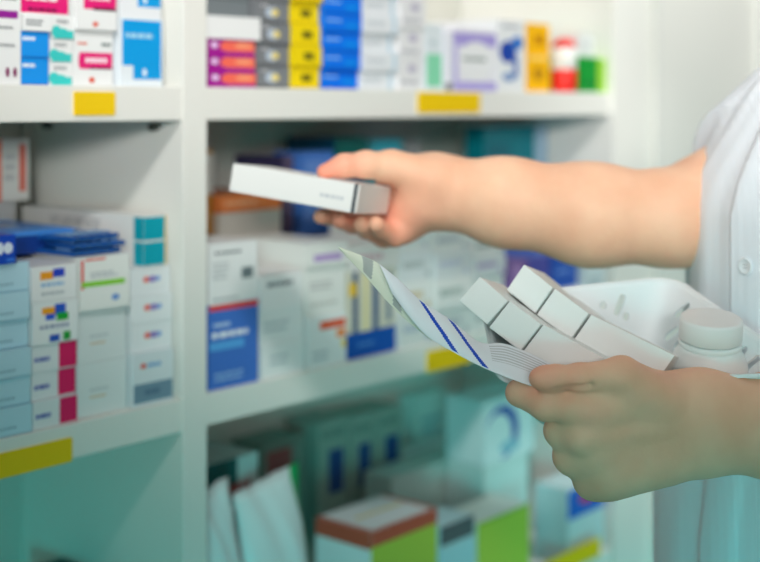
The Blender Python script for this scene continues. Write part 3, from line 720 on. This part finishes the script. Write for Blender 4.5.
face_carton([(510, 301), (489, 327), (521, 352), (542, 324)], Za, DV, 'blank white carton in the middle of the front row')
face_carton([(543, 324.5), (522, 353.5), (588, 392), (612, 362)], Za, DV, 'blank white long carton at the lower end of the front row', dp=.05)
face_carton([(524, 264), (507, 290), (535.5, 313.5), (554, 288)], Zb, DV, 'blank white carton at the upper left end of the back row')
face_carton([(555, 288), (537, 315), (571, 340), (590, 314)], Zb, DV, 'blank white carton in the middle of the back row')
face_carton([(591, 314.5), (573, 341.5), (656, 383), (676, 356)], Zb, DV, 'blank white long carton at the lower end of the back row', dp=.045)

# ------------------------------------------------------------ basket
def basket():
    rim = [W(485, 298, .975), W(672, 279, 1.025), W(806, 372, .885), W(503, 384, .878)]
    c = sum(rim, Vector())/4; up = (rim[1]-rim[0]).cross(rim[2]-rim[1]).normalized()
    if up.z < 0: up = -up
    base = [c+(p-c)*.66-up*.05 for p in rim]
    def loop(q, r, n=14):
        out = []
        for i in range(4):
            a, p, b_ = q[i-1], q[i], q[(i+1) % 4]
            u = (a-p).normalized(); v = (b_-p).normalized(); p0 = p+u*r; p2 = p+v*r
            for k in range(n):
                t = k/(n-1); out.append(p0*(1-t)**2+p*2*t*(1-t)+p2*t*t)
        # straight runs get intermediate points so slots can be cut
        return out
    def mix(t, grow=0):
        q = [base[i].lerp(rim[i], t) for i in range(4)]; cc = sum(q, Vector())/4
        return [p+(p-cc).normalized()*grow for p in q]
    bm = bmesh.new(); rows = []
    levels = [(0, 0), (.25, 0), (.5, 0), (.75, 0), (.97, 0), (1.0, .001), (1.012, .0032), (.98, .005)]
    for t, g_ in levels:
        rows.append([bm.verts.new(p) for p in loop(mix(t, g_), .022)])
    n = len(rows[0])
    for j in range(len(rows)-1):
        for i in range(n): bm.faces.new((rows[j][i], rows[j][(i+1) % n], rows[j+1][(i+1) % n], rows[j+1][i]))
    bm.faces.new(rows[0][::-1])
    bmesh.ops.recalc_face_normals(bm, faces=bm.faces)
    me = bpy.data.meshes.new('basket'); bm.to_mesh(me); bm.free()
    o = link('basket', me, mat((236, 244, 246), .35))
    m = o.modifiers.new('t', 'SOLIDIFY'); m.thickness = .0016; m.offset = 0
    # slots
    cb = bmesh.new()
    def cutter(p, nrm, tang, w, h, rot=0):
        nrm = nrm.normalized(); tang = (tang-nrm*tang.dot(nrm)).normalized(); bt = nrm.cross(tang)
        R_ = Matrix(((tang.x, bt.x, nrm.x, p.x), (tang.y, bt.y, nrm.y, p.y), (tang.z, bt.z, nrm.z, p.z), (0, 0, 0, 1))) @ Matrix.Rotation(rot, 4, 'Z')
        w *= 1.3; h *= 1.25; r = min(w, h)/2; vs = []
        for zz_ in (-.006, .006):
            ring = []
            for k in range(20):
                a = 2*math.pi*k/20; x = r*math.cos(a); y = r*math.sin(a)
                if h > w: y += math.copysign((h-w)/2, y)
                else: x += math.copysign((w-h)/2, x)
                ring.append(cb.verts.new(R_ @ Vector((x, y, zz_))))
            vs.append(ring)
        cb.faces.new(vs[0][::-1]); cb.faces.new(vs[1])
        for k in range(20): cb.faces.new((vs[0][k], vs[0][(k+1) % 20], vs[1][(k+1) % 20], vs[1][k]))
    far0, far1 = rim[0], rim[1]; fb0, fb1 = base[0], base[1]
    nf = (far1-far0).cross(fb0-far0)
    def on_wall(a0, a1, b0, b1, u, v): return (b0.lerp(b1, u)).lerp(a0.lerp(a1, u), v)
    for u, v, w_, h_, r_ in ((.62, .74, .005, .005, 0), (.72, .72, .0042, .014, .5), (.66, .45, .004, .006, .3), (.77, .55, .004, .005, .2), (.30, .7, .0042, .014, .5), (.42, .7, .005, .005, 0), (.5, .7, .0042, .013, -.5)):
        cutter(on_wall(far0, far1, fb0, fb1, u, v), nf, far1-far0, w_, h_, r_)
    r0, r1, s0_, s1_ = rim[1], rim[2], base[1], base[2]; nr = (r1-r0).cross(s0_-r0)
    for u, v, w_, h_, r_ in ((.16, .74, .0042, .013, .4), (.26, .76, .0042, .013, .4), (.16, .42, .0042, .012, .4), (.26, .40, .0042, .012, .4), (.66, .7, .0042, .014, .4), (.76, .7, .0042, .014, .4), (.86, .7, .0042, .014, .4), (.5, .7, .0042, .014, .4)):
        cutter(on_wall(r0, r1, s0_, s1_, u, v), nr, r1-r0, w_, h_, r_)
    cm = bpy.data.meshes.new('cut'); bmesh.ops.recalc_face_normals(cb, faces=cb.faces); cb.to_mesh(cm); cb.free()
    co = bpy.data.objects.new('cut', cm); COL.objects.link(co)
    bo = o.modifiers.new('b', 'BOOLEAN'); bo.operation = 'DIFFERENCE'; bo.object = co; bo.solver = 'EXACT'
    dg = bpy.context.evaluated_depsgraph_get(); dg.update()
    new = bpy.data.meshes.new_from_object(o.evaluated_get(dg))
    o.modifiers.clear(); o.data = new; bpy.data.objects.remove(co)
    tag(o, 'white perforated plastic basket held against the coat, full of cartons', 'basket')
    return o, base, up
bk, bbase, bup = basket()

# ------------------------------------------------------------ pill bottle
bz = bup.lerp(Vector((-.02, -.12, 1)), .6).normalized()
K = .925/F
ctop = W(711.5, 317.5, .925)
bot = empty('pill_bottle', (0, 0, 0))
q = bz.to_track_quat('Z', 'Y'); base_c = ctop-bz*.072
bot.matrix_world = Matrix.Translation(base_c) @ q.to_matrix().to_4x4()
tag(bot, 'white plastic pill bottle with a ribbed screw cap standing in the basket', 'bottle')
r = 31*K; H_ = .072; cb_ = H_-30*K
mw = mat((236, 242, 242), .4)
link('bottle_body', lathe([(.02, 0), (.0262, .002), (.0275, .006), (.0275, cb_-.016), (.0268, cb_-.011), (.0245, cb_-.006), (.0222, cb_-.002), (.0218, cb_+.001), (.0205, cb_+.001)], 56), mw, bot, True)
link('neck_ring', lathe([(.020, cb_+.0005), (.0218, cb_+.0006), (.0222, cb_+.0014), (.0222, cb_+.0036), (.0216, cb_+.0044), (.0195, cb_+.0045)], 56), mw, bot, True)
def cap_mesh():
    n = 96; prof = [(r*.97, cb_+.0055), (r, cb_+.0062), (r, H_-.0022), (r*.985, H_-.0009), (r*.94, H_-.0001), (r*.88, H_), (.001, H_-.0003)]
    v = []; f = []
    for j, (rr_, z_) in enumerate(prof):
        for k in range(n):
            a = 2*math.pi*k/n; q_ = rr_*(1-.004*(k % 2)*(1 if j in (1, 2) else 0)); v.append((q_*math.cos(a), q_*math.sin(a), z_))
    for j in range(len(prof)-1):
        for k in range(n): f.append((j*n+k, j*n+(k+1) % n, (j+1)*n+(k+1) % n, (j+1)*n+k))
    f.append(tuple(reversed(range(n)))); f.append(tuple(range((len(prof)-1)*n, len(prof)*n)))
    me = bpy.data.meshes.new('cap'); me.from_pydata(v, [], f); me.update(); return me
link('screw_cap', cap_mesh(), mat((240, 243, 242), .42), bot, True)

# ------------------------------------------------------------ leaflets
def interp(pts, t):
    n = len(pts)-1; x = t*n; i = min(int(x), n-1); f = x-i
    p0 = pts[max(i-1, 0)]; p1 = pts[i]; p2 = pts[i+1]; p3 = pts[min(i+2, n)]
    return .5*((2*p1)+(p2-p0)*f+(2*p0-5*p1+4*p2-p3)*f*f+(3*p1-p0-3*p2+p3)*f**3)
def sheet(name, up_, lo_, mats, rule, label, bulge=.003, nu=150, nv=48, thick=.00025):
    U = [W(*p) for p in up_]; L = [W(*p) for p in lo_]; bm = bmesh.new(); g = []
    for j in range(nv+1):
        row = []
        for i in range(nu+1):
            u, v = i/nu, j/nv; a = interp(U, u); b_ = interp(L, u); p = a.lerp(b_, v)
            p = p+Vector((.15, -1, .2)).normalized()*bulge*4*v*(1-v)*math.sin(math.pi*min(1, .15+u*.85))
            row.append(bm.verts.new(p))
        g.append(row)
    for j in range(nv):
        for i in range(nu):
            f = bm.faces.new((g[j][i], g[j+1][i], g[j+1][i+1], g[j][i+1])); f.smooth = True
            f.material_index = rule((i+.5)/nu, (j+.5)/nv)
    me = bpy.data.meshes.new(name); bm.to_mesh(me); bm.free()
    o = link(name, me, mats); m = o.modifiers.new('t', 'SOLIDIFY'); m.thickness = thick; m.offset = 1
    tag(o, label, 'leaflet'); return o
paper = mat((236, 244, 250), .6); stripe = mat((18, 78, 200), .55); greyp = mat((200, 208, 212), .6)
cream = mat((226, 232, 214), .6); cgrey = mat((172, 180, 176), .6)
def rule1(u, v):
    # two slanting blue bars and a patch of fine print
    for u0 in (.285, .435):
        if abs(u-(u0+.15*v)) < .0165 and .03 < v < .95: return 1
    if u > .62 and v < .60:
        if int(v*24) % 2 == 0 and v > .04 and u < .93+.05*math.sin(v*30): return 2
    return 0
sheet('leaflet', [(379, 264, .868), (400, 281, .866), (421, 301, .866), (449, 319, .867), (479, 342, .872), (505, 344, .88), (535, 356, .884), (568, 374, .876)],
      [(392, 293, .862), (408, 315, .858), (427, 336, .855), (455, 353, .852), (484, 368, .850), (511, 379, .848), (535, 387, .846), (560, 391, .846)],
      [paper, stripe, greyp], rule1, 'white leaflet with two blue bars pinched under the thumb')
def rule2(u, v):
    for c0_ in (.30, .62):
        if abs(u-(c0_+.10*v)) < .045 and v < .9: return 1
    return 0
sheet('leaflet', [(338, 247, .885), (355, 253, .882), (379, 264, .878), (395, 284, .876), (412, 305, .873), (435, 330, .872)],
      [(338.6, 248, .885), (350, 260, .882), (367, 278, .878), (386, 300, .874), (406, 320, .870), (432, 341, .868)],
      [cream, cgrey], rule2, 'cream leaflet with grey bars folded behind the blue barred one', bulge=.001, nu=70)

# ------------------------------------------------------------ camera, light
cam = bpy.data.cameras.new('camera'); co = bpy.data.objects.new('camera', cam); COL.objects.link(co)
co.location = (0, 0, CZ); co.rotation_euler = (math.pi/2, 0, 0)
cam.sensor_width = 36; cam.lens = 36*F/760; cam.shift_y = -(281-HY)/760; cam.shift_x = 0
cam.dof.use_dof = True; cam.dof.focus_distance = .87; cam.dof.aperture_fstop = 3.6
cam.clip_start = .05; SC.camera = co

def spot(name, loc, target, power, color, size, blend, soft=.25):
    l = bpy.data.lights.new(name, 'SPOT'); l.energy = power; l.color = color; l.spot_size = math.radians(size); l.spot_blend = blend; l.shadow_soft_size = soft
    o = bpy.data.objects.new(name, l); COL.objects.link(o); o.location = loc
    o.rotation_euler = (Vector(target)-Vector(loc)).to_track_quat('-Z', 'Y').to_euler(); return o
def area(name, loc, target, power, color, sx, sy, spread=180):
    l = bpy.data.lights.new(name, 'AREA'); l.shape = 'RECTANGLE'; l.size = sx; l.size_y = sy; l.energy = power; l.color = color; l.spread = math.radians(spread)
    o = bpy.data.objects.new(name, l); COL.objects.link(o); o.location = loc
    o.rotation_euler = (Vector(target)-Vector(loc)).to_track_quat('-Z', 'Y').to_euler(); return o
spot('front_fill', (.1, -1.4, CZ+.42), (.14, 1.2, CZ+1.13), 178, (1, .985, .955), 62, .34, .2)  # added frontal fill; its soft cone edge fades the lower part
spot('ceiling_lamp', (.0, -.5, CZ+1.25), (.02, 1.2, CZ+.82), 92, (1, .985, .955), 62, .32, .12)
spot('wall_fill', (.80, 1.40, CZ+1.0), (.50, 1.95, CZ+.10), 48, (1, .985, .95), 60, .7, .15)  # fill put in to brighten the wall right of the shelving
spot('coat_fill', (-.7, -.6, CZ+.45), (.38, 1.0, CZ+.36), 14, (.88, .95, 1), 34, .5, .2)  # extra fill added to lift the coat, no known source there
spot('low_teal_fill', (.1, -1.4, CZ-.55), (.30, 1.2, CZ-1.40), 92, (.02, 1.0, .95), 62, .6, .3)  # made-up teal fill standing in for the flat teal wash at the bottom
spot('wall_teal_fill', (.85, 1.20, CZ-.95), (.42, 1.80, CZ-.62), 7, (.03, 1.0, .95), 70, .9, .1)  # another invented teal fill, tints the low part of the right wall
wd = bpy.data.worlds.new('world'); SC.world = wd; wd.use_nodes = True
nt = wd.node_tree; bg = nt.nodes['Background']
tc = nt.nodes.new('ShaderNodeTexCoord'); sx = nt.nodes.new('ShaderNodeSeparateXYZ'); nt.links.new(tc.outputs['Generated'], sx.inputs[0])
rp = nt.nodes.new('ShaderNodeValToRGB'); mr = nt.nodes.new('ShaderNodeMapRange')
mr.inputs['From Min'].default_value = -1; nt.links.new(sx.outputs['Z'], mr.inputs['Value']); nt.links.new(mr.outputs[0], rp.inputs['Fac'])
rp.color_ramp.elements[0].position = .48; rp.color_ramp.elements[0].color = (.28, .38, .34, 1)
rp.color_ramp.elements[1].position = .76; rp.color_ramp.elements[1].color = (1, 1, .97, 1)
nt.links.new(rp.outputs['Color'], bg.inputs['Color']); bg.inputs['Strength'].default_value = .29
SC.view_settings.view_transform = 'Standard'; SC.view_settings.look = 'None'; SC.view_settings.exposure = 0; SC.view_settings.gamma = 1
SC.view_settings.use_curve_mapping = False
